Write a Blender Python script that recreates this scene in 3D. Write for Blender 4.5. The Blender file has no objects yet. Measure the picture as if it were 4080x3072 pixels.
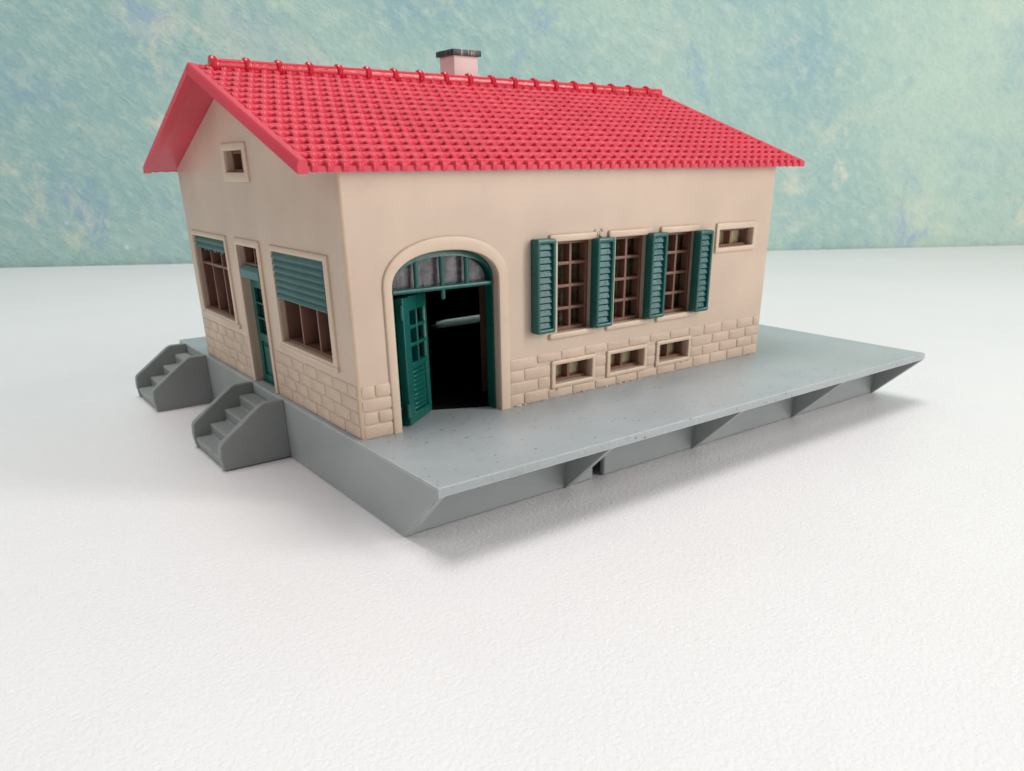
import bpy, bmesh, math, random
from mathutils import Matrix, Vector

random.seed(7)
U = 0.01                                   # all lengths below are centimetres
scene = bpy.context.scene
COL = scene.collection

# ------------------------------------------------------------------ camera
RIGHT = Vector((0.79464354, -0.60702008, -0.00826188))
DOWN = Vector((-0.2443872, -0.30740761, -0.91966051))
FWD = Vector((0.55571264, 0.73282138, -0.39262741))
CAM = Vector((-7.56516, -16.56256, 6.08643)) * U
cam_d = bpy.data.cameras.new("camera")
cam_d.sensor_fit = 'HORIZONTAL'
cam_d.sensor_width = 36.0
cam_d.lens = 3075.249 / 4080.0 * 36.0
cam_d.shift_x = -(2101.514 - 2040.0) / 4080.0
cam_d.shift_y = (1976.018 - 1536.0) / 4080.0
cam_d.clip_start = 0.005
cam_d.clip_end = 30.0
cam_d.dof.use_dof = True
cam_d.dof.focus_distance = 0.195
cam_d.dof.aperture_fstop = 44.0
cam = bpy.data.objects.new("camera", cam_d)
COL.objects.link(cam)
m = Matrix((RIGHT, -DOWN, -FWD)).transposed().to_4x4()
m.translation = CAM
cam.matrix_world = m
scene.camera = cam

# ------------------------------------------------------------------ world and lamps
world = bpy.data.worlds.new("World")
scene.world = world
world.use_nodes = True
bg = world.node_tree.nodes["Background"]
bg.inputs[0].default_value = (1.0, 0.985, 0.98, 1)
bg.inputs[1].default_value = 0.23


def area(name, loc, target, sx, sy, power, color=(1, 1, 1)):
    d = bpy.data.lights.new(name, 'AREA')
    d.shape = 'RECTANGLE'
    d.size, d.size_y = sx * U, sy * U
    d.energy = power
    d.color = color
    o = bpy.data.objects.new(name, d)
    COL.objects.link(o)
    o.location = Vector(loc) * U
    o.rotation_euler = (Vector(target) - Vector(loc)).to_track_quat('-Z', 'Y').to_euler()
    return o


area("ceiling_softbox", (0, 14, 118), (5, 6, 0), 62, 46, 7.9, (1.0, 0.99, 0.98))
area("window_lamp", (62, -64, 50), (4, 3, 1), 18, 84, 4.7, (1.0, 0.975, 0.94))
area("front_fill", (58, -95, 37), (8, 4, 1), 90, 66, 4.4, (1.0, 0.985, 0.965))  # added fill that brightens the long wall and base front
area("side_fill", (-110, 25, 60), (0, 6, 0), 90, 80, 3.3, (1.0, 0.99, 0.97))  # added fill for the gable and the table on the left

vs = scene.view_settings
vs.view_transform = 'Standard'
vs.look = 'None'
vs.exposure = 0.0
vs.gamma = 1.0
vs.use_curve_mapping = False

# ------------------------------------------------------------------ material helpers


class NT:
    def __init__(self, name):
        self.mat = bpy.data.materials.new(name)
        self.mat.use_nodes = True
        self.t = self.mat.node_tree
        self.b = self.t.nodes["Principled BSDF"]
        tc = self.t.nodes.new("ShaderNodeTexCoord")
        mp = self.t.nodes.new("ShaderNodeVectorMath")
        mp.operation = 'SCALE'
        mp.inputs['Scale'].default_value = 100.0
        self.link(tc.outputs['Object'], mp.inputs[0])
        self.co = mp.outputs[0]             # object coordinates in centimetres

    def link(self, a, b):
        self.t.links.new(a, b)

    def mapping(self, rot=(0, 0, 0), scale=(1, 1, 1), kind='POINT'):
        n = self.t.nodes.new("ShaderNodeMapping")
        n.vector_type = kind
        n.inputs['Rotation'].default_value = rot
        n.inputs['Scale'].default_value = scale
        self.link(self.co, n.inputs[0])
        return n.outputs[0]

    def noise(self, scale, detail=4, rough=0.55, vec=None, dist=0.0):
        n = self.t.nodes.new("ShaderNodeTexNoise")
        n.inputs['Scale'].default_value = scale
        n.inputs['Detail'].default_value = detail
        n.inputs['Roughness'].default_value = rough
        n.inputs['Distortion'].default_value = dist
        self.link(vec or self.co, n.inputs['Vector'])
        return n.outputs['Fac']

    def voronoi(self, scale, feature='F1', vec=None, smooth=0.6, rnd=1.0):
        n = self.t.nodes.new("ShaderNodeTexVoronoi")
        n.feature = feature
        n.inputs['Scale'].default_value = scale
        n.inputs['Randomness'].default_value = rnd
        if feature == 'SMOOTH_F1':
            n.inputs['Smoothness'].default_value = smooth
        self.link(vec or self.co, n.inputs['Vector'])
        return n.outputs['Distance']

    def ramp(self, fac, stops):
        n = self.t.nodes.new("ShaderNodeValToRGB")
        e = n.color_ramp.elements
        while len(e) < len(stops):
            e.new(0.5)
        for s, (p, c) in zip(e, stops):
            s.position = p
            s.color = (c, c, c, 1) if not hasattr(c, '__len__') else (*c, 1)
        self.link(fac, n.inputs[0])
        return n.outputs[0]

    def math(self, op, a, b=None, c=None):
        n = self.t.nodes.new("ShaderNodeMath")
        n.operation = op
        for i, v in enumerate((a, b, c)):
            if v is None:
                continue
            if isinstance(v, (int, float)):
                n.inputs[i].default_value = v
            else:
                self.link(v, n.inputs[i])
        return n.outputs[0]

    def mix(self, fac, a, b, mode='MIX'):
        n = self.t.nodes.new("ShaderNodeMix")
        n.data_type = 'RGBA'
        n.blend_type = mode
        for sock, v in ((n.inputs[0], fac), (n.inputs[6], a), (n.inputs[7], b)):
            if isinstance(v, (int, float)):
                sock.default_value = v
            elif isinstance(v, (tuple, list)):
                sock.default_value = (*v, 1)
            else:
                self.link(v, sock)
        return n.outputs[2]

    def bump(self, h, dist, strength=1.0, prev=None):
        n = self.t.nodes.new("ShaderNodeBump")
        n.inputs['Strength'].default_value = strength
        n.inputs['Distance'].default_value = dist * U
        self.link(h, n.inputs['Height'])
        if prev is not None:
            self.link(prev, n.inputs['Normal'])
        return n.outputs[0]

    def set(self, **kw):
        for k, v in kw.items():
            s = self.b.inputs[k.replace('_', ' ')]
            if hasattr(v, 'is_output') or isinstance(v, bpy.types.NodeSocket):
                self.link(v, s)
            elif isinstance(v, tuple):
                s.default_value = (*v, 1)
            else:
                s.default_value = v
        return self.mat


def plastic(name, col, rough=0.38, var=0.10, dirt=None, dirt_amt=0.0, bump=0.004, spec=0.5, grain=18.0, sss=0.0, extra=None, wear=None, wear_r=0.05):
    n = NT(name)
    big = n.noise(0.45, 3, 0.5)
    fine = n.noise(9.0, 5, 0.65)
    dark = tuple(c * (1 - var) for c in col)
    light = tuple(min(1, c * (1 + var)) for c in col)
    c = n.mix(n.ramp(big, [(0.35, 0.0), (0.65, 1.0)]), dark, light)
    if dirt:
        sp = n.ramp(n.noise(2.2, 6, 0.7), [(0.58, 0.0), (0.78, 1.0)])
        c = n.mix(n.math('MULTIPLY', sp, dirt_amt), c, dirt)
    if extra:
        c = extra(n, c)
    if wear:
        # rubbed, paler corners: where the rounded normal leaves the face normal
        bv = n.t.nodes.new("ShaderNodeBevel")
        bv.samples = 4
        bv.inputs['Radius'].default_value = wear_r * U
        ge = n.t.nodes.new("ShaderNodeNewGeometry")
        dt = n.t.nodes.new("ShaderNodeVectorMath")
        dt.operation = 'DOT_PRODUCT'
        n.link(bv.outputs[0], dt.inputs[0])
        n.link(ge.outputs['Normal'], dt.inputs[1])
        ed = n.ramp(dt.outputs['Value'], [(0.80, 1.0), (0.985, 0.0)])
        ed = n.math('MULTIPLY', ed, n.ramp(n.noise(2.5, 5, 0.7), [(0.3, 0.25), (0.6, 1.0)]))
        c = n.mix(ed, c, wear)
    r = n.math('MULTIPLY_ADD', fine, 0.22, rough - 0.11)
    bp = n.bump(n.noise(grain, 4, 0.6), bump)
    bp = n.bump(n.noise(1.1, 2, 0.5), bump * 6, 0.6, bp)
    n.set(Base_Color=c, Roughness=r, Normal=bp)
    n.b.inputs['Specular IOR Level'].default_value = spec
    if sss:
        n.b.inputs['Subsurface Weight'].default_value = sss
        n.b.inputs['Subsurface Radius'].default_value = (1.0, 0.7, 0.5)
        n.b.inputs['Subsurface Scale'].default_value = 0.08 * U
    return n.mat


def specks(n, c):
    """dust and grit lying on the grey platform, pale scuffs towards its near edge"""
    v = n.mapping(scale=(1, 1, 1))
    d = n.voronoi(4.2, vec=v)
    pick = n.ramp(n.noise(1.3, 3, 0.6), [(0.42, 0.0), (0.54, 1.0)])
    sp = n.math('MULTIPLY', n.ramp(d, [(0.10, 1.0), (0.17, 0.0)]), pick)
    c = n.mix(n.math('MULTIPLY', sp, 0.75), c, (0.10, 0.085, 0.07))
    d2 = n.voronoi(9.0, vec=n.mapping(rot=(0, 0, 0.5), scale=(1, 2.6, 1)))
    sp2 = n.math('MULTIPLY', n.ramp(d2, [(0.12, 1.0), (0.20, 0.0)]), n.ramp(n.noise(0.9, 4, 0.6), [(0.5, 0.0), (0.62, 1.0)]))
    c = n.mix(n.math('MULTIPLY', sp2, 0.6), c, (0.16, 0.13, 0.10))
    sc = n.noise(3.0, 5, 0.7, vec=n.mapping(rot=(0, 0, 0.12), scale=(1.2, 9.0, 1)))
    sc = n.math('MULTIPLY', n.ramp(sc, [(0.60, 0.0), (0.72, 1.0)]), n.ramp(n.noise(0.5, 2, 0.5), [(0.42, 0.0), (0.6, 1.0)]))
    c = n.mix(n.math('MULTIPLY', sc, 0.5), c, (0.62, 0.66, 0.68))
    return c


CREAM = (0.592, 0.456, 0.356)
M = {}
M['cream'] = plastic('cream_plastic', CREAM, 0.31, 0.05, (0.42, 0.31, 0.22), 0.30, 0.0015, 0.45, 25, 0.06)
M['trim'] = plastic('cream_trim_plastic', (0.635, 0.488, 0.370), 0.36, 0.05, (0.42, 0.30, 0.18), 0.35, 0.003, 0.5, 25, 0.06)
M['brick'] = plastic('cream_brick_plastic', (0.60, 0.455, 0.350), 0.42, 0.07, (0.40, 0.27, 0.18), 0.5, 0.012, 0.45, 14)
M['bead'] = plastic('yellowed_seam_plastic', (0.66, 0.50, 0.335), 0.35, 0.10, (0.45, 0.30, 0.14), 0.6, 0.012, 0.5, 6)
M['red'] = plastic('red_roof_plastic', (0.65, 0.030, 0.064), 0.44, 0.05, None, 0, 0.004, 0.5, 22)
M['red_gloss'] = plastic('red_ridge_plastic', (0.62, 0.026, 0.050), 0.17, 0.05, None, 0, 0.012, 0.55, 7)
M['green'] = plastic('green_plastic', (0.005, 0.098, 0.082), 0.30, 0.10, None, 0, 0.006, 0.5, 14)
M['green_slat'] = plastic('mottled_green_louvre_plastic', (0.014, 0.105, 0.106), 0.34, 0.12, (0.06, 0.17, 0.18), 0.4, 0.012, 0.40, 9)  # paler blue-green patches mixed over the green
M['green_matt'] = plastic('matt_green_plastic', (0.085, 0.185, 0.180), 0.55, 0.12, (0.15, 0.26, 0.25), 0.5, 0.006, 0.35, 14)
M['brown'] = plastic('brown_plastic', (0.195, 0.094, 0.066), 0.42, 0.10, (0.26, 0.15, 0.11), 0.4, 0.005, 0.45, 14)
M['grey'] = plastic('grey_plastic', (0.315, 0.340, 0.335), 0.42, 0.05, None, 0, 0.004, 0.45, 20, 0.0, None, (0.50, 0.53, 0.50), 0.06)
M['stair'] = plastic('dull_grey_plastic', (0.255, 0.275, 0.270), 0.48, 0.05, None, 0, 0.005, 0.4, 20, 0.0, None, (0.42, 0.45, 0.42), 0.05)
M['deck'] = plastic('grey_platform_plastic', (0.345, 0.378, 0.394), 0.33, 0.05, (0.25, 0.24, 0.22), 0.6, 0.005, 0.5, 16, 0.0, specks, (0.62, 0.65, 0.62), 0.06)
M['pink'] = plastic('pinkish_white_plastic', (0.74, 0.56, 0.53), 0.45, 0.04, (0.55, 0.38, 0.33), 0.3, 0.004, 0.4)
M['shade_card'] = plastic('black_shade_card', (0.006, 0.006, 0.006), 0.9, 0.1, None, 0, 0.002, 0.1)
M['glue'] = plastic('dried_glue', (0.66, 0.55, 0.42), 0.16, 0.08, None, 0, 0.04, 0.6, 9)


def mk_cap():
    n = NT('chipped_black_paint')
    ch = n.noise(2.4, 6, 0.75, vec=n.mapping(scale=(2.6, 2.6, 0.7)))
    c = n.mix(n.ramp(ch, [(0.58, 0.0), (0.63, 1.0)]), (0.008, 0.008, 0.010), (0.45, 0.36, 0.34))
    return n.set(Base_Color=c, Roughness=0.35, Normal=n.bump(n.noise(8, 4), 0.02))


M['cap'] = mk_cap()


def mk_pane(name, a, b, lo=0.42, hi=0.62, rough=0.12):
    """old cloudy sheet plastic behind the frames"""
    n = NT(name)
    st = n.noise(1.6, 5, 0.7, vec=n.mapping(scale=(2.2, 2.2, 0.35)))
    fi = n.noise(5.0, 5, 0.7)
    f = n.math('MULTIPLY_ADD', fi, 0.4, n.math('MULTIPLY', st, 0.6))
    c = n.mix(n.ramp(f, [(lo, 0.0), (hi, 1.0)]), a, b)
    return n.set(Base_Color=c, Roughness=rough, Normal=n.bump(n.noise(3.0, 3), 0.02))


M['smoke'] = mk_pane('cloudy_grey_glazing', (0.035, 0.032, 0.040), (0.24, 0.22, 0.23), 0.40, 0.66)
M['amber'] = mk_pane('yellowed_glazing', (0.50, 0.42, 0.18), (0.86, 0.80, 0.52), 0.35, 0.6)
M['dim'] = mk_pane('dim_yellowed_glazing', (0.05, 0.043, 0.026), (0.20, 0.18, 0.10))
M['dark'] = mk_pane('dark_glazing', (0.012, 0.010, 0.010), (0.03, 0.026, 0.026))


def mk_table():
    n = NT('white_leatherette')
    v = n.mapping(scale=(1.0, 1.0, 1.0))
    cells = n.voronoi(10.0, 'SMOOTH_F1', vec=v, smooth=0.4)
    worm = n.noise(12.0, 2, 0.5, dist=1.0)
    ridge = n.ramp(worm, [(0.36, 0.0), (0.56, 1.0)])
    h = n.math('MULTIPLY_ADD', ridge, 0.6, n.math('MULTIPLY', cells, -0.8))
    bp = n.bump(h, 0.011, 0.65)
    bp = n.bump(n.noise(60, 2), 0.0015, 0.6, bp)
    bp = n.bump(n.noise(0.25, 2), 0.04, 0.4, bp)
    tone = n.ramp(n.noise(0.12, 4, 0.6), [(0.3, (0.835, 0.808, 0.818)), (0.7, (0.865, 0.838, 0.848))])
    dark = n.ramp(n.voronoi(0.9, vec=v), [(0.015, 1.0), (0.022, 0.0)])
    tone = n.mix(n.math('MULTIPLY', dark, 0.25), tone, (0.45, 0.42, 0.38))
    return n.set(Base_Color=tone, Roughness=0.46, Normal=bp)


M['table'] = mk_table()
M['table_edge'] = plastic('white_table_edging', (0.78, 0.79, 0.79), 0.4, 0.03)


def mk_wall():
    n = NT('turquoise_rough_plaster')
    warp = n.mapping(rot=(0, 0.6, -0.525), scale=(1, 1, 0.7), kind='TEXTURE')
    diag = n.mapping(rot=(0, 0.75, -0.525), scale=(1, 1, 0.5), kind='TEXTURE')
    a = n.noise(0.045, 5, 0.60, dist=0.5)
    b = n.noise(0.100, 6, 0.68, vec=warp, dist=0.3)
    c = n.noise(0.085, 6, 0.66, vec=n.mapping(rot=(0.3, 0.2, 1.2)), dist=0.4)
    brush = n.noise(0.6, 7, 0.72, vec=diag, dist=0.2)
    fine = n.noise(2.6, 7, 0.78, vec=diag, dist=0.2)
    sx = n.t.nodes.new("ShaderNodeSeparateXYZ")
    n.link(n.co, sx.inputs[0])
    drift = n.math('MULTIPLY_ADD', sx.outputs[0], 1 / 95.0, -0.02)       # paint hue shifts along the wall, the light's brightening to the right included
    mixed = n.math('MULTIPLY_ADD', a, 1.5, n.math('MULTIPLY_ADD', drift, 0.55, -0.60))
    col = n.mix(n.ramp(mixed, [(0.15, 0.0), (0.85, 1.0)]), (0.300, 0.475, 0.462), (0.505, 0.650, 0.540))
    col = n.mix(n.math('MULTIPLY', n.ramp(b, [(0.50, 0.0), (0.70, 1.0)]), 0.65), col, (0.235, 0.395, 0.500))
    col = n.mix(n.math('MULTIPLY', n.ramp(c, [(0.55, 0.0), (0.74, 1.0)]), 0.75), col, (0.74, 0.725, 0.540))
    col = n.mix(n.math('MULTIPLY', n.ramp(brush, [(0.46, 0.0), (0.66, 1.0)]), 0.55), col, (0.55, 0.67, 0.58))
    col = n.mix(n.math('MULTIPLY', n.ramp(fine, [(0.32, 1.0), (0.50, 0.0)]), 0.42), col, (0.22, 0.37, 0.40))
    dab = n.noise(0.22, 6, 0.72, vec=n.mapping(rot=(0, 0.3, 0.5), scale=(1, 1, .8)), dist=0.5)
    col = n.mix(n.math('MULTIPLY', n.ramp(dab, [(0.59, 0.0), (0.70, 1.0)]), 0.60), col, (0.23, 0.36, 0.56))
    dab2 = n.noise(0.16, 6, 0.72, vec=n.mapping(rot=(1.0, 0.2, 0.4)), dist=0.5)
    col = n.mix(n.math('MULTIPLY', n.ramp(dab2, [(0.59, 0.0), (0.74, 1.0)]), 0.6), col, (0.82, 0.75, 0.57))
    wsp = n.ramp(n.voronoi(0.13, vec=n.mapping(rot=(0.2, 0.1, 0.3))), [(0.030, 1.0), (0.045, 0.0)])
    col = n.mix(n.math('MULTIPLY', wsp, 0.7), col, (0.70, 0.80, 0.78))
    h1 = n.noise(0.10, 5, 0.55, vec=n.mapping(rot=(0, 0.7, 0.5), scale=(1, 1, 2.0)), dist=0.5)
    ridged = n.ramp(h1, [(0.475, 0.0), (0.50, 1.0), (0.515, 0.0)])
    bp = n.bump(ridged, 0.08, 0.25)
    bp = n.bump(n.noise(0.35, 3, 0.5, vec=diag, dist=0.2), 0.16, 0.5, bp)
    bp = n.bump(brush, 0.20, 0.75, bp)
    bp = n.bump(fine, 0.07, 0.7, bp)
    bp = n.bump(n.noise(4.0, 6, 0.75), 0.05, 0.8, bp)
    return n.set(Base_Color=col, Roughness=0.62, Normal=bp)


M['wall'] = mk_wall()

# ------------------------------------------------------------------ mesh helpers


class MB:
    """collects pieces (centimetres, scene axes) and links them as one mesh object"""

    def __init__(self):
        self.bm = bmesh.new()

    def faces(self, verts, faces, recalc=True):
        vs_ = [self.bm.verts.new(Vector(v)) for v in verts]
        fs = []
        for f in faces:
            try:
                fs.append(self.bm.faces.new([vs_[i] for i in f]))
            except ValueError:
                pass
        if recalc:
            bmesh.ops.recalc_face_normals(self.bm, faces=fs)
        return vs_

    def prism(self, profile, place, t0, t1):
        """closed profile of (p, q) swept from t0 to t1; place(p, q, t) gives the point"""
        n = len(profile)
        v = [place(p, q, t0) for p, q in profile] + [place(p, q, t1) for p, q in profile]
        f = [list(range(n)), list(range(2 * n - 1, n - 1, -1))]
        f += [[i, (i + 1) % n, n + (i + 1) % n, n + i] for i in range(n)]
        self.faces(v, f)

    def box(self, x0, x1, y0, y1, z0, z1, bev=0.0, seg=2):
        tmp = bmesh.new()
        bmesh.ops.create_cube(tmp, size=1.0)
        for v in tmp.verts:
            v.co = Vector((x0 + (v.co.x + .5) * (x1 - x0), y0 + (v.co.y + .5) * (y1 - y0), z0 + (v.co.z + .5) * (z1 - z0)))
        if bev:
            bmesh.ops.bevel(tmp, geom=list(tmp.edges), offset=bev, segments=seg, affect='EDGES', profile=0.6)
        self.join(tmp)

    def join(self, tmp, mat=None):
        if mat is not None:
            bmesh.ops.transform(tmp, matrix=mat, verts=tmp.verts)
        bmesh.ops.recalc_face_normals(tmp, faces=tmp.faces)
        me = bpy.data.meshes.new("tmp")
        tmp.to_mesh(me)
        tmp.free()
        self.bm.from_mesh(me)
        bpy.data.meshes.remove(me)

    def wallbox(self, wall, a0, a1, b0, b1, d0, d1, bev=0.0, seg=2):
        (x0, y0, z0), (x1, y1, z1) = wall(a0, b0, d0), wall(a1, b1, d1)
        self.box(min(x0, x1), max(x0, x1), min(y0, y1), max(y0, y1), min(z0, z1), max(z0, z1), bev, seg)

    def stack(self, wall, rings):
        """rings: list of (outline, depth), joined one to the next; both ends capped"""
        n = len(rings[0][0])
        v = [wall(a, b, d) for out, d in rings for a, b in out]
        f = [list(range(n)), [len(v) - 1 - i for i in range(n)]]
        for k in range(len(rings) - 1):
            f += [[k * n + i, k * n + (i + 1) % n, (k + 1) * n + (i + 1) % n, (k + 1) * n + i] for i in range(n)]
        self.faces(v, f)

    def ringplate(self, wall, outer, inner, d_front, d_back, bev=0.03):
        """flat ring between two outlines of equal count, softened on the front edges"""
        n = len(outer)
        oc = [sum(p[0] for p in outer) / n, sum(p[1] for p in outer) / n]

        def shrink(out, amt):
            res = []
            for i in range(n):
                p, q, r = Vector(out[i - 1]), Vector(out[i]), Vector(out[(i + 1) % n])
                t = (r - p)
                if t.length < 1e-9:
                    t = Vector((1, 0))
                nn = Vector((-t.y, t.x)).normalized()
                res.append((q.x + nn.x * amt, q.y + nn.y * amt))
            return res
        loops = [(outer, d_back), (outer, d_front + bev), (shrink(outer, bev * .35), d_front + bev * .3), (shrink(outer, bev), d_front),
                 (shrink(inner, -bev), d_front), (shrink(inner, -bev * .35), d_front + bev * .3), (inner, d_front + bev), (inner, d_back)]
        v = [wall(a, b, d) for out, d in loops for a, b in out]
        f = []
        L = len(loops)
        for k in range(L):
            k2 = (k + 1) % L
            f += [[k * n + i, k * n + (i + 1) % n, k2 * n + (i + 1) % n, k2 * n + i] for i in range(n)]
        self.faces(v, f)

    def tube(self, p0, p1, r, seg=12, cap=True):
        p0, p1 = Vector(p0), Vector(p1)
        ax = (p1 - p0).normalized()
        u = ax.orthogonal().normalized()
        w = ax.cross(u)
        v = []
        for p in (p0, p1):
            v += [p + (u * math.cos(2 * math.pi * i / seg) + w * math.sin(2 * math.pi * i / seg)) * r for i in range(seg)]
        f = [[i, (i + 1) % seg, seg + (i + 1) % seg, seg + i] for i in range(seg)]
        if cap:
            f += [list(range(seg)), list(range(2 * seg - 1, seg - 1, -1))]
        self.faces(v, f)

    def blob(self, c, r, sq=(1, 1, 1)):
        tmp = bmesh.new()
        bmesh.ops.create_icosphere(tmp, subdivisions=2, radius=1.0)
        for v in tmp.verts:
            k = 1 + random.uniform(-.18, .18)
            v.co = Vector((v.co.x * r * sq[0] * k, v.co.y * r * sq[1] * k, v.co.z * r * sq[2] * k)) + Vector(c)
        self.join(tmp)

    def build(self, name, mat, parent=None, angle=38, label=None):
        bm = self.bm
        for e in bm.edges:
            e.smooth = not (len(e.link_faces) == 2 and e.calc_face_angle(0) > math.radians(angle))
        for f in bm.faces:
            f.smooth = True
        bmesh.ops.scale(bm, vec=(U, U, U), verts=bm.verts)
        me = bpy.data.meshes.new(name)
        bm.to_mesh(me)
        bm.free()
        me.materials.append(mat)
        o = bpy.data.objects.new(name, me)
        COL.objects.link(o)
        if parent is not None:
            o.parent = parent
            if parent.type == 'EMPTY':
                o.location = -parent.location
        if label:
            o['label'] = label
        return o


def rrect(a0, a1, b0, b1, r=0.05, k=3):
    """rounded rectangle outline, counter-clockwise"""
    pts = []
    for cx, cy, s in ((a1 - r, b0 + r, -90), (a1 - r, b1 - r, 0), (a0 + r, b1 - r, 90), (a0 + r, b0 + r, 180)):
        for i in range(k + 1):
            t = math.radians(s + 90 * i / k)
            pts.append((cx + r * math.cos(t), cy + r * math.sin(t)))
    return pts


def LONG(a, b, d):
    return (a, d, b)


def GABLE(a, b, d):
    return (d, a, b)


def cut_sheet(outer, holes, wall, d0, d1, bm_target):
    """wall slab with openings: a filled 2D curve, thickened"""
    cu = bpy.data.curves.new("tmp", 'CURVE')
    cu.dimensions = '2D'
    cu.fill_mode = 'BOTH'
    cu.extrude = (d1 - d0) / 2
    for out in [outer] + holes:
        sp = cu.splines.new('POLY')
        sp.points.add(len(out) - 1)
        for p, (a, b) in zip(sp.points, out):
            p.co = (a, b, 0, 1)
        sp.use_cyclic_u = True
    ob = bpy.data.objects.new("tmp", cu)
    COL.objects.link(ob)
    dg = bpy.context.evaluated_depsgraph_get()
    me = bpy.data.meshes.new_from_object(ob.evaluated_get(dg), depsgraph=dg)
    bpy.data.objects.remove(ob)
    bpy.data.curves.remove(cu)
    tmp = bmesh.new()
    tmp.from_mesh(me)
    bpy.data.meshes.remove(me)
    mid = (d0 + d1) / 2
    for v in tmp.verts:
        v.co = Vector(wall(v.co.x, v.co.y, mid + v.co.z))
    bmesh.ops.remove_doubles(tmp, verts=tmp.verts, dist=1e-4)
    bm_target.join(tmp)


# ------------------------------------------------------------------ dimensions
L, W, H = 15.17, 12.34, 6.08
SLOPE = 0.360
TABLE_Z = -1.75
EAVE_Y = -0.25
RY = W / 2
RX0, RX1 = -0.98, 16.26


def roof_under(y):
    yy = y if y <= RY else W - y
    return 6.02 + SLOPE * (yy - EAVE_Y)


# ------------------------------------------------------------------ the setting: table and wall
WD = Vector((85.50, -49.56, 0)).normalized()          # along the wall, to the right
WN = Vector((WD.y, -WD.x, 0))                          # towards the camera
if WN.y > 0:
    WN = -WN
W0 = Vector((-1.74, 68.24, 0))


def wpt(s, n, z):
    p = W0 + WD * s + WN * n
    return (p.x, p.y, z)


def tag_struct(o):
    o['kind'] = 'structure'
    return o


b = MB()
prof = [(0.35, -0.25), (0.40, -0.08), (0.55, 0.0), (160, 0.0), (160, -3.0), (0.35, -3.0)]
b.prism(prof, lambda p, q, t: wpt(t, p, TABLE_Z + q), -170, 260)
tag_struct(b.build('table_surface', M['table']))

b = MB()
b.prism([(0, -70), (0, 170), (-8, 170), (-8, -70)], lambda p, q, t: wpt(t, p, q), -190, 280)
wall_o = b.build('wall', M['wall'])
tag_struct(wall_o)

# ------------------------------------------------------------------ the model house
house = bpy.data.objects.new('model_house', None)
COL.objects.link(house)
house.location = Vector((9.7, 5.9, TABLE_Z)) * U
house.empty_display_size = 0.02
house['label'] = 'cream plastic model station building with red tiled roof and green shutters on grey platform'
house['category'] = 'model house'


def part(name, mb, mat, parent=None, label=None, angle=38):
    return mb.build(name, M[mat], parent or house, angle, label)


# ---- platform ----------------------------------------------------
PX0, PX1, PYF, PYB, PYI = -0.16, 19.59, -3.76, 15.55, -2.14
b = MB()
b.box(PX0 + 0.002, PX1, PYF, PYB, -0.225, 0.0, 0.03)
deck = part('platform', b, 'deck')

for x0, x1, y0, y1 in ((0.0, 5.63, PYI + .02, PYI + .22), (6.02, 19.55, PYI + .02, PYI + .22), (0.0, 19.55, 15.15, 15.38)):
    b = MB()
    b.box(x0, x1, y0, y1, TABLE_Z, -0.20, 0.08, 4)
    part('base_wall', b, 'grey', deck)


def end_plate(x0, x1, name):
    q = MB()
    pr = [(PYF + .01, -0.03), (PYF + .01, -0.226), (PYI, TABLE_Z), (PYB - .01, TABLE_Z), (PYB - .01, -0.03)]
    q.prism(pr, lambda p, s, t: (t, p, s), x0, x1)
    bmesh.ops.bevel(q.bm, geom=[e for e in q.bm.edges if abs(e.verts[0].co.x - e.verts[1].co.x) < 1e-6], offset=0.025, segments=2, affect='EDGES')
    return part(name, q, 'grey', deck)


end_plate(PX0 - 0.006, PX0 + 0.17, 'end_wall')
end_plate(PX1 - 0.17, PX1 + 0.004, 'end_wall')
for fx in (4.72, 9.70, 14.64):
    q = MB()
    pr = [(PYF + .012, -0.21), (PYF + .012, -0.225), (PYI + .0, TABLE_Z + .01), (PYI + .10, TABLE_Z + .01), (PYI + .10, -0.21)]
    q.prism(pr, lambda p, s, t: (t, p, s), fx - 0.085, fx + 0.085)
    part('support_fin', q, 'grey', deck)

# ---- stairs -------------------------------------------------------


def staircase(y0, y1, lift=0.0):
    zb = TABLE_Z + lift
    xs0 = PX0 - 0.012
    q = MB()
    steps = [(-.64, -.34), (-1.13, -.69), (-1.63, -1.05), (-2.11, -1.40)]
    pr = [(xs0, zb), (xs0, -.34)]
    for i, (x, zt) in enumerate(steps):
        pr.append((x, zt))
        nz = steps[i + 1][1] if i < 3 else zb
        pr.append((x if i < 3 else x + .06, nz))
    q.prism(pr, lambda p, s, t: (p, t, s), y0 + .2, y1 - .2)
    bmesh.ops.bevel(q.bm, geom=[e for e in q.bm.edges if abs(e.verts[0].co.y - e.verts[1].co.y) > 1], offset=0.03, segments=2, affect='EDGES')
    st = part('staircase', q, 'stair')
    for ya in (y0, y1 - .215):
        r = MB()
        pr = [(xs0, zb), (xs0, -.0), (-.74, -.0), (-.86, -.06), (-2.06, -.93), (-2.12, -1.02), (-2.15, -1.36), (-2.10, zb)]
        r.prism(pr, lambda p, s, t: (p, t, s), ya, ya + .215)
        bmesh.ops.bevel(r.bm, geom=list(r.bm.edges), offset=0.022, segments=2, affect='EDGES')
        part('stair_rail', r, 'stair', st)
    return st


staircase(4.72, 7.50, 0.03)
staircase(12.08, 14.80, 0.0)

# ---- walls --------------------------------------------------------


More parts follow.
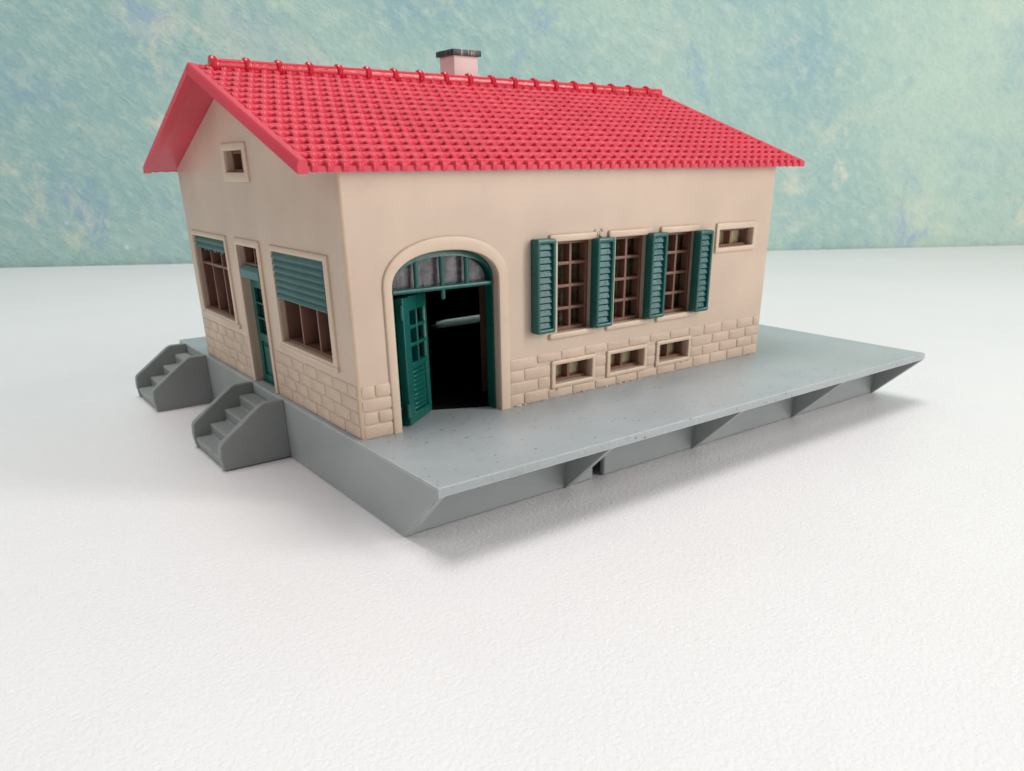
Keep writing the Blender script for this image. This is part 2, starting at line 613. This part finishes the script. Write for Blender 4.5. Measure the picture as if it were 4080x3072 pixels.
def arch(a0, a1, zs, zt, n=28, power=2.25, zfloor=0.0):
    """outline of an arched opening, counter-clockwise from bottom right"""
    c, ra, rb = (a0 + a1) / 2, (a1 - a0) / 2, zt - zs
    pts = [(a1, zfloor), (a1, zfloor + (zs - zfloor) * .5)]
    for i in range(n + 1):
        t = math.pi * i / n
        x, y = math.cos(t), math.sin(t)
        e = 2 / power
        pts.append((c + ra * math.copysign(abs(x) ** e, x), zs + rb * abs(y) ** e))
    pts += [(a0, zfloor + (zs - zfloor) * .5), (a0, zfloor)]
    return pts


WINS = [(6.08, 7.36), (8.19, 9.47), (10.30, 11.58)]
WZ0, WZ1 = 1.83, 4.25
BAS = [(5.85, 7.50), (7.95, 9.63), (10.03, 11.62)]
AO = (1.07, 4.12, 3.45, 4.26)
T = 0.28


def R4(a0, a1, b0, b1):
    return [(a0, b0), (a1, b0), (a1, b1), (a0, b1)]


ar = arch(*AO)
out = [(0.045, 0.0)] + ar[::-1] + [(L - .045, 0.0), (L - .045, H), (0.045, H)]
holes = [R4(a0, a1, WZ0, WZ1) for a0, a1 in WINS]
holes += [R4(a0 + .14, a1 - .13, 0.40, 0.95) for a0, a1 in BAS]
holes += [R4(12.56, 14.23, 3.68, 4.22)]
b = MB()
cut_sheet(out, holes, LONG, 0.0, T, b)


def brick(mb, wall, a0, a1, b0, b1):
    j = lambda: random.uniform(-.012, .012)
    a0, a1, b0, b1 = a0 + j() - .012, a1 + j() + .012, b0 + j() * .5 - .012, b1 + j() * .5 + .010
    r = min(.06, (a1 - a0) * .3)
    hgt = random.uniform(.62, .92)
    o1 = rrect(a0, a1, b0, b1, r)
    mb.stack(wall, [(o1, 0.05), (o1, -0.010), (rrect(a0 + .007, a1 - .007, b0 + .007, b1 - .007, r), -0.022 * hgt), (rrect(a0 + .024, a1 - .024, b0 + .024, b1 - .024, max(.02, r - .02)), -0.032 * hgt)])


ZR = [(1.015, 1.30), (0.69, 0.965), (0.365, 0.640), (0.02, 0.315)]
rows = [
    [(4.45, 5.32), (5.39, 6.19), (6.26, 7.07), (7.14, 7.92), (8.0, 8.79), (8.89, 9.71), (9.79, 10.6), (10.68, 11.49), (11.55, 12.2), (12.26, 13.07), (13.13, 13.87), (13.93, 14.73), (14.77, 15.09), (0.09, .40), (.46, .83)],
    [(4.45, 4.89), (4.95, 5.83), (7.53, 7.93), (9.66, 10.0), (11.7, 12.63), (12.71, 13.51), (13.57, 14.32), (14.39, 15.09), (.09, .84)],
    [(4.45, 5.36), (5.43, 5.83), (7.53, 7.93), (9.66, 10.0), (11.68, 12.18), (12.26, 13.04), (13.10, 13.94), (14.01, 14.75), (14.81, 15.09), (.09, .43), (.48, .83)],
    [(4.45, 4.88), (4.94, 5.72), (5.79, 6.62), (6.69, 7.49), (7.55, 8.35), (8.4, 9.22), (9.29, 10.1), (10.15, 10.94), (10.99, 11.78), (11.84, 12.61), (12.67, 13.47), (13.53, 14.31), (14.37, 15.09), (.09, .83)],
]
bk = MB()
for (z0, z1), rw in zip(ZR, rows):
    for a0, a1 in rw:
        top = z1
        if z0 > 1 and any(a0 < q1 - .1 and a1 > q0 + .1 for q0, q1 in BAS):
            z0_, top = 1.095, 1.31
            brick(bk, LONG, a0, a1, z0_, top)
            continue
        if z0 < .1 and any(a0 < q1 - .1 and a1 > q0 + .1 for q0, q1 in BAS):
            top = 0.245
        brick(bk, LONG, a0, a1, z0, top)
wall_l = part('long_wall', b, 'cream')
part('brickwork', bk, 'brick', wall_l)
for cx in (.056, L - .056):
    b = MB()
    b.tube((cx, .056, 0.0), (cx, .056, H), .054, 14)
    part('corner_seam', b, 'bead', wall_l)

# gable facing left
GW = [(0.93, 4.64, 1.18, 4.50, 1.69, 4.09), (8.02, 11.76, 8.40, 11.65, 1.69, 4.10)]      # outer a0 a1, opening a0 a1, z0 z1
b = MB()
gz = lambda y: roof_under(y) - 0.012
out = [(0.05, 0.0), (5.59, 0.0), (5.59, 4.08), (7.31, 4.08), (7.31, 0.0), (W - .05, 0.0), (W - .05, gz(.05)), (RY, gz(RY)), (.05, gz(.05))]
holes = [R4(g[2], g[3], g[4], g[5]) for g in GW] + [R4(5.66, 7.16, 6.0, 6.55)]
cut_sheet(out, holes, GABLE, 0.0, T, b)
wall_g = part('gable_wall', b, 'cream')
bk = MB()
GB = [
    [(.09, .54), (.60, 1.40), (1.47, 2.36), (2.43, 3.22), (3.29, 4.0), (4.08, 5.32)],
    [(.09, .94), (1.01, 1.90), (1.96, 2.80), (2.86, 3.61), (3.68, 4.42), (4.49, 5.36)],
    [(.09, .50), (.57, 1.47), (1.53, 2.22), (2.29, 3.10), (3.17, 3.97), (4.05, 4.80), (4.87, 5.36)],
    [(.09, .88), (.95, 1.80), (1.87, 2.61), (2.68, 3.53), (3.60, 4.32), (4.40, 5.36)],
]
GA = [
    [(7.60, 7.96), (8.03, 8.80), (8.90, 9.64), (9.74, 10.48), (10.58, 11.29), (11.38, 12.25)],
    [(7.60, 8.28), (8.36, 9.20), (9.26, 10.06), (10.12, 10.80), (10.9, 11.62), (11.68, 12.25)],
    [(7.60, 7.98), (8.05, 8.80), (8.88, 9.62), (9.70, 10.45), (10.52, 11.25), (11.33, 12.25)],
    [(7.60, 8.30), (8.36, 9.18), (9.25, 10.02), (10.10, 10.80), (10.9, 11.60), (11.68, 12.25)],
]
ZG = [(1.035, 1.31), (.70, .985), (.365, .650), (.02, .315)]
for rowset in (GB, GA):
    for (z0, z1), rw in zip(ZG, rowset):
        for a0, a1 in rw:
            brick(bk, GABLE, a0, a1, z0, z1)
part('brickwork', bk, 'brick', wall_g)

# rear wall stands a little above the platform, right-hand gable is plain
b = MB()
cut_sheet([(.05, 0.002), (9.15, 0.002), (9.8, 0.085), (14.0, 0.105), (14.0, 0.002), (L - .05, 0.002), (L - .05, H), (.05, H)], [], LONG, W - T, W - .001, b)
part('long_wall', b, 'cream')
b = MB()
cut_sheet([(.06, 0.002), (W - .06, 0.002), (W - .06, gz(.06)), (RY, gz(RY)), (.06, gz(.06))], [], GABLE, L - T, L - .001, b)
part('gable_wall', b, 'cream')

# black card lining the inside, added to keep the interior dark
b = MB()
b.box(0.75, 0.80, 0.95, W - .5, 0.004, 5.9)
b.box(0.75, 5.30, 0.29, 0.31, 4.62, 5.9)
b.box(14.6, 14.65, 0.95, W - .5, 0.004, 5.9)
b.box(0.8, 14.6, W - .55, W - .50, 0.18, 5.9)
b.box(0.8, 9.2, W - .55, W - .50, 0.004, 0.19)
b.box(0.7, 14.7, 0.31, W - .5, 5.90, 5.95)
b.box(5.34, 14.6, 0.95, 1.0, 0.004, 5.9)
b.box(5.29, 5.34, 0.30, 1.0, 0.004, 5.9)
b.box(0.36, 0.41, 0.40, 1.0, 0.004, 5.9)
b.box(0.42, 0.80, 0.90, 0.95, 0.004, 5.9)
b.prism([(2.1, 1.42), (4.28, .32), (5.28, .32), (5.28, 1.2), (14.6, 1.2), (14.6, W - 1.4), (2.1, W - 1.4)], lambda p, q, t: (p, q, t), 0.003, 0.02)  # floor sheet: the jamb's cast shadow is shaped into its diagonal edge
part('interior_shade_lining', b, 'shade_card')

# ---- windows -------------------------------------------------------


def grille(wall, a0, a1, b0, b1, cols, rows, d0, d1, bar=0.10, frame=0.09, rowlist=None):
    q = MB()
    g = 0.004
    q.wallbox(wall, a0 + g, a0 + frame, b0 + g, b1 - g, d0, d1, .012, 1)
    q.wallbox(wall, a1 - frame, a1 - g, b0 + g, b1 - g, d0, d1, .012, 1)
    q.wallbox(wall, a0 + frame - .01, a1 - frame + .01, b0 + g, b0 + frame, d0 + .003, d1 - .003, .012, 1)
    q.wallbox(wall, a0 + frame - .01, a1 - frame + .01, b1 - frame, b1 - g, d0 + .003, d1 - .003, .012, 1)
    for i in range(1, cols):
        a = a0 + (a1 - a0) * i / cols
        q.wallbox(wall, a - bar / 2, a + bar / 2, b0 + frame - .01, b1 - frame + .01, d0 + .006, d1 - .006, .02, 2)
    ys = rowlist or [b0 + (b1 - b0) * j / rows for j in range(1, rows)]
    for y in ys:
        q.wallbox(wall, a0 + frame - .01, a1 - frame + .01, y - bar / 2, y + bar / 2, d0 + .010, d1 - .010, .02, 2)
    return q


def pane(parent, wall, a0, a1, b0, b1, d, mat):
    q = MB()
    q.wallbox(wall, a0, a1, b0, b1, d, d + .03)
    return part('pane', q, mat, parent)


def lip(wall, a0, a1, b0, b1, proud=0.075, r=.06):
    q = MB()
    o = rrect(a0, a1, b0, b1, r)
    q.stack(wall, [(o, 0.03), (o, -proud + .035), (rrect(a0 + .012, a1 - .012, b0 + .012, b1 - .012, r), -proud + .01), (rrect(a0 + .035, a1 - .035, b0 + .035, b1 - .035, max(.02, r - .02)), -proud)])
    return q


LINT = [(5.76, 7.42), (7.87, 9.59), (9.93, 11.63)]
for (a0, a1), (l0, l1) in zip(WINS, LINT):
    w = part('window', grille(LONG, a0, a1, WZ0, WZ1, 2, 4, .22, .50, .085, .10), 'brown')
    part('lintel', lip(LONG, l0, l1, 4.245, 4.44), 'trim', w)
    part('sill', lip(LONG, l0, l1 + .04, 1.68, 1.845, .085), 'trim', w)
    pane(w, LONG, a0 - .1, a1 + .1, WZ0 - .1, WZ1 + .1, .62, 'dim')


def surround(wall, o, i, proud=.07, r=.05):
    q = MB()
    q.ringplate(wall, rrect(*o, r), rrect(i[0] + .006, i[1] - .006, i[2] + .006, i[3] - .006, .012), -proud, .04, .035)
    return q


for a0, a1 in BAS:
    i = (a0 + .14, a1 - .13, .40, .95)
    w = part('window', grille(LONG, *i, 2, 1, .20, .48, .10, .07), 'brown')
    part('window_surround', surround(LONG, (a0, a1, .27, 1.075), i), 'trim', w)
    pane(w, LONG, i[0] - .1, i[1] + .1, i[2] - .1, i[3] + .1, .52, 'amber')
i = (12.56, 14.23, 3.68, 4.22)
w = part('window', grille(LONG, *i, 2, 1, .16, .44, .10, .07), 'brown')
part('window_surround', surround(LONG, (12.42, 14.40, 3.53, 4.42), i), 'trim', w)
pane(w, LONG, i[0] - .1, i[1] + .1, i[2] - .1, i[3] + .1, .48, 'amber')

# gable windows
for k, g in enumerate(GW):
    i = (g[2], g[3], g[4], g[5])
    rl = [3.22] if k == 1 else [3.22]
    w = part('window', grille(GABLE, *i, 3, 1, .13, .58, .085, .07, rl), 'brown')
    part('window_surround', surround(GABLE, (g[0] + .22 * (k == 1), g[1], g[4] - .19, g[5] + .15), i, .06), 'trim', w)
    q = lip(GABLE, g[0] - .03 + .08 * (k == 1), g[1] + .03, g[4] - .20, g[4] - .06, .085, .05)
    part('sill', q, 'trim', w)
    pane(w, GABLE, i[0] - .1, i[1] + .1, i[2] - .1, i[3] + .1, .66, 'dark')
i = (5.66, 7.16, 6.0, 6.55)
w = part('window', grille(GABLE, *i, 2, 1, .17, .40, .08, .08), 'brown')
part('window_surround', surround(GABLE, (5.40, 7.40, 5.75, 6.74), i, .07), 'trim', w)
pane(w, GABLE, i[0] - .1, i[1] + .1, i[2] - .1, i[3] + .1, .5, 'dark')

# roller blinds


def blind(a0, a1, z0, z1, n, d, ragged=False):
    q = MB()
    st = (z1 - z0) / n
    for k in range(n):
        zb = z0 + k * st
        pr = [(d + .10, zb), (d - .045, zb + .012), (d - .055, zb + .04), (d - .012, zb + st * .62), (d + .02, zb + st * .70), (d + .03, zb + st + .004), (d + .10, zb + st + .004)]
        q.prism(pr, lambda p, s, t: (p, t, s), a0 + random.uniform(0, .02), a1 - random.uniform(0, .02))
    if ragged:
        for t in range(7):
            y = a0 + .2 + (a1 - a0 - .4) * t / 6 + random.uniform(-.1, .1)
            q.blob((d + .04, y, z0 - .02), random.uniform(.04, .09), (.5, 1.2, .9))
    return part('roller_blind', q, 'green_matt')


blind(GW[0][2] + .02, GW[0][3] - .02, 2.88, 4.085, 7, -.01)
blind(GW[1][2] + .02, GW[1][3] - .02, 3.72, 4.095, 2, .06, True)

# gable door
b = MB()
y0, y1 = 5.60, 7.30
D0, D1 = .22, .34
b.wallbox(GABLE, y0, y0 + .22, .05, 3.30, D0, D1, .015, 1)
b.wallbox(GABLE, y1 - .22, y1, .05, 3.30, D0, D1, .015, 1)
b.wallbox(GABLE, y0 + .21, y1 - .21, 2.86, 3.30, D0 + .003, D1 - .003, .01, 1)
b.wallbox(GABLE, y0 + .21, y1 - .21, 1.28, 1.52, D0 + .003, D1 - .003, .01, 1)
b.wallbox(GABLE, y0 + .21, y1 - .21, .05, .24, D0 + .003, D1 - .003, .01, 1)
b.wallbox(GABLE, y0 + .20, y1 - .20, .22, 1.30, D0 + .06, D1 - .02)
b.wallbox(GABLE, y0 + .38, y1 - .38, .36, 1.16, D0 + .02, D0 + .08, .02, 1)
b.wallbox(GABLE, 6.42, 6.48, 1.5, 2.88, D0 + .006, D1 - .03, .01, 1)
for zz in (1.97, 2.42):
    b.wallbox(GABLE, y0 + .21, y1 - .21, zz - .03, zz + .03, D0 + .009, D1 - .03, .01, 1)
b.wallbox(GABLE, y0 + .005, y1 - .005, .006, .05, .14, .40, .01, 1)
dr = part('door', b, 'green')
pane(dr, GABLE, y0 + .1, y1 - .1, 1.4, 3.0, D1 + .005, 'dark')
tr = part('transom_window', grille(GABLE, y0, y1, 3.50, 4.08, 2, 1, .16, .40, .07, .07), 'brown')
pane(tr, GABLE, y0 + .01, y1 - .01, 3.45, 4.08, .42, 'dark')
b = MB()
pr = [(.12, 3.50), (-.03, 3.43), (-.06, 3.40), (-.04, 3.17), (.0, 3.165), (.12, 3.26)]
b.prism(pr, lambda p, s, t: (p, t, s), 5.72, 7.22)
b.wallbox(GABLE, 5.62, 7.28, 3.28, 3.49, .12, .40, .01, 1)
part('door_canopy', b, 'green_matt', dr)
# raised jambs and head of the door opening
b = MB()
o = [(7.52, .01), (7.50, 2.2), (7.46, 4.20), (7.40, 4.26), (5.46, 4.26), (5.40, 4.20), (5.42, 2.2), (5.44, .01)]
i_ = [(7.303, .01), (7.303, 2.2), (7.303, 4.06), (7.293, 4.07), (5.607, 4.07), (5.597, 4.06), (5.597, 2.2), (5.597, .01)]
n = len(o)
v = [GABLE(p, q, d) for out_, d in ((o, .04), (o, -.045), ([(p + (c[0] - p) * .2, q + (c[1] - q) * .2) for (p, q), c in zip(o, i_)], -.07), ([(p + (c[0] - p) * .8, q + (c[1] - q) * .8) for (p, q), c in zip(o, i_)], -.07), (i_, -.045), (i_, .04)) for p, q in out_]
f = []
for k in range(5):
    f += [[k * n + j, k * n + j + 1, (k + 1) * n + j + 1, (k + 1) * n + j] for j in range(n - 1)]
f += [[k * n for k in range(6)], [k * n + n - 1 for k in range(6)], [j for j in range(n)][:0] or [0, 1, n * 5 + 1, n * 5]]
b.faces(v, f)
part('door_surround', b, 'trim', dr)

# ---- shutters ------------------------------------------------------
SH = [(5.17, 5.80, 1.93, 4.36), (7.27, 7.91, 1.85, 4.28), (9.38, 10.02, 1.86, 4.30), (11.43, 12.03, 1.84, 4.26)]
for a0, a1, z0, z1 in SH:
    b = MB()
    o = rrect(a0, a1, z0, z1, .06)
    ii = rrect(a0 + .10, a1 - .10, z0 + .12, z1 - .12, .02)
    b.ringplate(LONG, o, ii, -.30, -.003, .04)
    s = part('shutter', b, 'green')
    b = MB()
    n = 13
    st = (z1 - z0 - .23) / n
    for k in range(n):
        zb = z0 + .115 + st * k
        j = random.uniform(-.012, .012)
        pr = [(-.05, zb), (-.225 + j, zb + .006), (-.235 + j, zb + .025), (-.195 + j, zb + st * .90), (-.05, zb + st * .995)]
        b.prism(pr, lambda p, q, t: (t, p, q), a0 + .085, a1 - .085)
    part('louvres', b, 'green_slat', s)

# ---- arched goods doorway -------------------------------------------
oo, ai = arch(.84, 4.43, 3.50, 4.58, 28, 2.15), arch(AO[0] + .007, AO[1] - .007, AO[2], AO[3] - .007)
b = MB()
n = len(oo)


def lerp(t):
    return [(p[0] + (q[0] - p[0]) * t, p[1] + (q[1] - p[1]) * t) for p, q in zip(oo, ai)]


lo = [(oo, .04), (oo, -.030), (lerp(.06), -.050), (lerp(.14), -.058), (lerp(.80), -.058), (lerp(.94), -.048), (ai, -.02), (ai, .04)]
v = [LONG(p, q if q > 0 else .004, d) for out_, d in lo for p, q in out_]
f = []
for k in range(len(lo)):
    k2 = (k + 1) % len(lo)
    f += [[k * n + j, k * n + j + 1, k2 * n + j + 1, k2 * n + j] for j in range(n - 1)]
f += [[k * n for k in range(len(lo))], [k * n + n - 1 for k in range(len(lo))]]
b.faces(v, f)
doorway = part('doorway_surround', b, 'trim')

fo, fi = arch(1.09, 4.10, 3.46, 4.245), arch(1.21, 4.05, 3.44, 4.10)
b = MB()
v = [LONG(p, max(q, .006), d) for out_, d in ((fo, .50), (fo, .22), (fi, .20), (fi, .50)) for p, q in out_]
f = []
for k in range(4):
    k2 = (k + 1) % 4
    f += [[k * n + j, k * n + j + 1, k2 * n + j + 1, k2 * n + j] for j in range(n - 1)]
f += [[k * n for k in range(4)], [k * n + n - 1 for k in range(4)]]
b.faces(v, f)
b.tube((1.20, .22, 3.36), (4.06, .22, 3.36), .065, 12)
for x, zt in ((1.88, 4.03), (2.60, 4.10), (3.32, 4.03)):
    b.tube((x, .24, 3.34), (x, .24, zt), .062, 12)
b.tube((2.60, .22, 3.12), (2.60, .22, 3.36), .058, 12)
b.blob((2.60, .22, 3.12), .058)
fan = part('fanlight', b, 'green')
b = MB()
pp = [q for q in arch(1.2, 3.98, 3.44, 4.12) if q[1] > 3.40]
pp = [(3.98, 3.34)] + pp + [(1.2, 3.34)]
b.stack(LONG, [(pp, .40), (pp, .44)])
part('pane', b, 'smoke', fan)


def door_leaf(hinge, direction, z1, mirror=1):
    d = Vector((direction[0], direction[1], 0)).normalized()
    nrm = Vector((d.y, -d.x, 0)) * mirror
    wdt = 1.42

    def P(a, z, t):
        p = Vector((hinge[0], hinge[1], 0)) + d * a + nrm * t
        return (p.x, p.y, z)

    def bx(q, a0, a1, z0, z1_, t0, t1, bev=.015):
        tmp = bmesh.new()
        bmesh.ops.create_cube(tmp, size=1.0)
        for v in tmp.verts:
            v.co = Vector((a0 + (v.co.x + .5) * (a1 - a0), t0 + (v.co.y + .5) * (t1 - t0), z0 + (v.co.z + .5) * (z1_ - z0)))
        bmesh.ops.bevel(tmp, geom=list(tmp.edges), offset=bev, segments=1, affect='EDGES')
        for v in tmp.verts:
            v.co = Vector(P(v.co.x, v.co.z, v.co.y))
        q.join(tmp)
    q = MB()
    bx(q, 0, .34, .03, z1, 0, .22)
    bx(q, 1.22, wdt, .03, z1, 0.0, .18, .05)
    bx(q, .33, 1.23, z1 - .36, z1 - .004, .003, .197)
    bx(q, .33, 1.23, .034, .28, .003, .197)
    bx(q, .33, 1.23, 1.40, 1.55, .003, .190)
    bx(q, .72, .80, 1.53, z1 - .34, .02, .205)
    for zz in (2.0, 2.44):
        bx(q, .33, 1.23, zz - .045, zz + .045, .02, .195)
    bx(q, .33, 1.23, .26, 1.42, .01, .11)
    for k in range(9):
        z = .30 + k * .12
        bx(q, .42 + random.uniform(0, .05), 1.16 + random.uniform(-.06, 0), z, z + .075, .09, .165 + random.uniform(-.02, .015), .02)
    for zz in (.25, 2.7):
        q.tube(P(-.03, zz, .20), P(-.03, zz + .35, .20), .055, 10)
    return part('door_leaf', q, 'green')


door_leaf((1.33, .40), (1.17, .80), 3.20)
door_leaf((4.10, .52), (.60, .80), 3.20, 1)
b = MB()
b.box(4.73, 4.92, 1.74, 1.82, .03, 3.34, .02)
part('door_post', b, 'brown')

# ---- roof ------------------------------------------------------------
SC = math.sqrt(1 + SLOPE * SLOPE)
b = MB()
ze = 6.02
pr = [(EAVE_Y, ze), (RY, ze + SLOPE * (RY - EAVE_Y)), (W - EAVE_Y, ze), (W - EAVE_Y, ze + .10), (RY, ze + .10 + SLOPE * (RY - EAVE_Y)), (EAVE_Y, ze + .10)]
b.prism(pr, lambda p, q, t: (t, p, q), RX0 + .05, RX1 - .05)
PT, CV = 0.347, 0.42 * SC
USER = [(0.0, 'j'), (.05, 'r'), (.13, 'r'), (.20, 'r'), (.235, 'p'), (.5, 'p'), (.765, 'p'), (.80, 'r'), (.87, 'r'), (.95, 'r')]
X_A, X_B = -0.80, 16.10


def tiles(side):
    y_e = EAVE_Y - .015 if side > 0 else W - EAVE_Y + .015
    dirv = Vector((0, side, SLOPE)).normalized()
    nrm = Vector((0, -side * SLOPE, 1)).normalized()
    org = Vector((0, y_e, ze + .095))
    Ls = (RY - EAVE_Y + .015) * SC
    nc = int(math.ceil(Ls / CV))
    for k in range(nc):
        ph = -0.775 + PT * .5 + (PT * .5 if k % 2 else 0)
        us = []
        i0 = int((X_A - ph) / PT) - 2
        for t in range(int((X_B - X_A) / PT) + 4):
            ju = random.uniform(-.012, .012)
            jh = random.uniform(-.008, .008)
            jw = random.uniform(-.010, .010)
            for fr, kd in USER:
                x = ph + (i0 + t) * PT + fr * PT + (ju if kd == 'p' else 0) + (jw if fr in (.20, .235) else 0)
                if X_A <= x <= X_B:
                    us.append((x, kd, jh))
        v0 = k * CV
        v1 = min(v0 + CV + .10, Ls)
        rowsd = []
        for x, kd, jh in us:
            if kd == 'p':
                prof_ = [(v0 + .045, -.035), (v0 + .010, .062 + jh), (v0 + .04, .085 + jh), (v0 + CV * .55, .060), (v1, -.03)]
                if k == 0:
                    prof_[0] = (v0 + .10, -.10)
                    prof_[1] = (v0 + .085, .02 + jh)
                    prof_[2] = (v0 + .11, .072 + jh)
            else:
                g = .022 if kd == 'j' else 0
                prof_ = [(v0 - .115, .0), (v0 - .045, .070 - g), (v0 + .03, .110 + jh - g), (v0 + CV * .5, .086 - g), (v1, -.03)]
                if k == 0:
                    prof_[0] = (v0 - .035, -.10)
                    prof_[1] = (v0 - .03, .02)
            rowsd.append([(x, q.y, q.z) for q in (org + dirv * a_ + nrm * h_ for a_, h_ in prof_)])
        n_ = len(us)
        v = [rowsd[i][r] for r in range(5) for i in range(n_)]
        f = [[r * n_ + i, r * n_ + i + 1, (r + 1) * n_ + i + 1, (r + 1) * n_ + i] for r in range(4) for i in range(n_ - 1)]
        if side < 0:
            f = [q[::-1] for q in f]
        b.faces(v, f, recalc=False)


tiles(1)
tiles(-1)
roof = part('roof', b, 'red', None, None, 50)

# barge boards: plain rims along both ends of both slopes
for x0, x1 in ((RX0, RX0 + .235), (RX1 - .20, RX1)):
    for s in (1, -1):
        q = MB()
        ye = EAVE_Y - .02
        ym = RY - .004
        top, bot = (.235, -.035) if x0 < 0 else (.175, .0)
        sk = .05 if x0 < 0 else -.02
        pr = [(x0, bot), (x0 + sk * .3, top - .10), (x0 + sk, top - .02), (x0 + sk + .03, top), (x1 - .03, top), (x1, top - .03), (x1, bot)]
        v = []
        for y in (ye, ym):
            for p, h in pr:
                yy = y if s > 0 else W - y
                v.append((p, yy, ze + h + SLOPE * (y - EAVE_Y)))
        n = len(pr)
        f = [list(range(n)), list(range(2 * n - 1, n - 1, -1))] + [[i, (i + 1) % n, n + (i + 1) % n, n + i] for i in range(n)]
        q.faces(v, f)
        part('barge_board', q, 'red', roof)

# ridge roll with collars
b = MB()
rz = 8.55
rr = .148
b.tube((-.36, RY, rz), (16.03, RY, rz), rr, 20)
x = -.36
while x < 15.6:
    rings = [(-.01, .15), (.0, .205), (.045, .222), (.065, .195), (.085, .19), (.10, .205), (.14, .195), (.165, .15)]
    sg = 20
    v = []
    for dx, r in rings:
        v += [(x + dx, RY + r * math.cos(2 * math.pi * i / sg), rz + r * math.sin(2 * math.pi * i / sg)) for i in range(sg)]
    f = []
    for k in range(len(rings) - 1):
        f += [[k * sg + i, k * sg + (i + 1) % sg, (k + 1) * sg + (i + 1) % sg, (k + 1) * sg + i] for i in range(sg)]
    f += [list(range(sg)), list(range(len(v) - 1, len(v) - sg - 1, -1))]
    b.faces(v, f)
    x += .867 + random.uniform(-.012, .012)
part('ridge_roll', b, 'red_gloss', roof)

# ---- chimney -----------------------------------------------------------
b = MB()
b.box(7.48, 8.38, 6.90, 7.76, 8.0, 9.36, .02)
ch = part('chimney', b, 'pink')
b = MB()
b.box(7.39, 8.47, 6.81, 7.85, 9.33, 9.50, .03)
part('chimney_cap', b, 'cap', ch)

# ---- dried glue and crumbs along the foot of the wall --------------------
b = MB()
for k in range(34):
    x = random.choice([random.uniform(4.5, 9.5), random.uniform(4.4, 5.0), random.uniform(5, 15)])
    b.blob((x, random.uniform(-.075, -.03), random.uniform(.0, .03)), random.uniform(.012, .032), (1.5, .8, .8))
for k in range(26):
    b.blob((7.52 + random.uniform(-.14, .14), -.03, 4.40 + random.uniform(-.10, .10)), random.uniform(.015, .04), (1, .7, 1))
for a0, a1 in BAS:
    for k in range(5):
        b.blob((random.uniform(a0, a1), -.06, random.choice([.27, .40, 1.07]) + random.uniform(-.02, .02)), random.uniform(.012, .028), (1.4, .7, .8))
part('glue_residue', b, 'glue', wall_l)
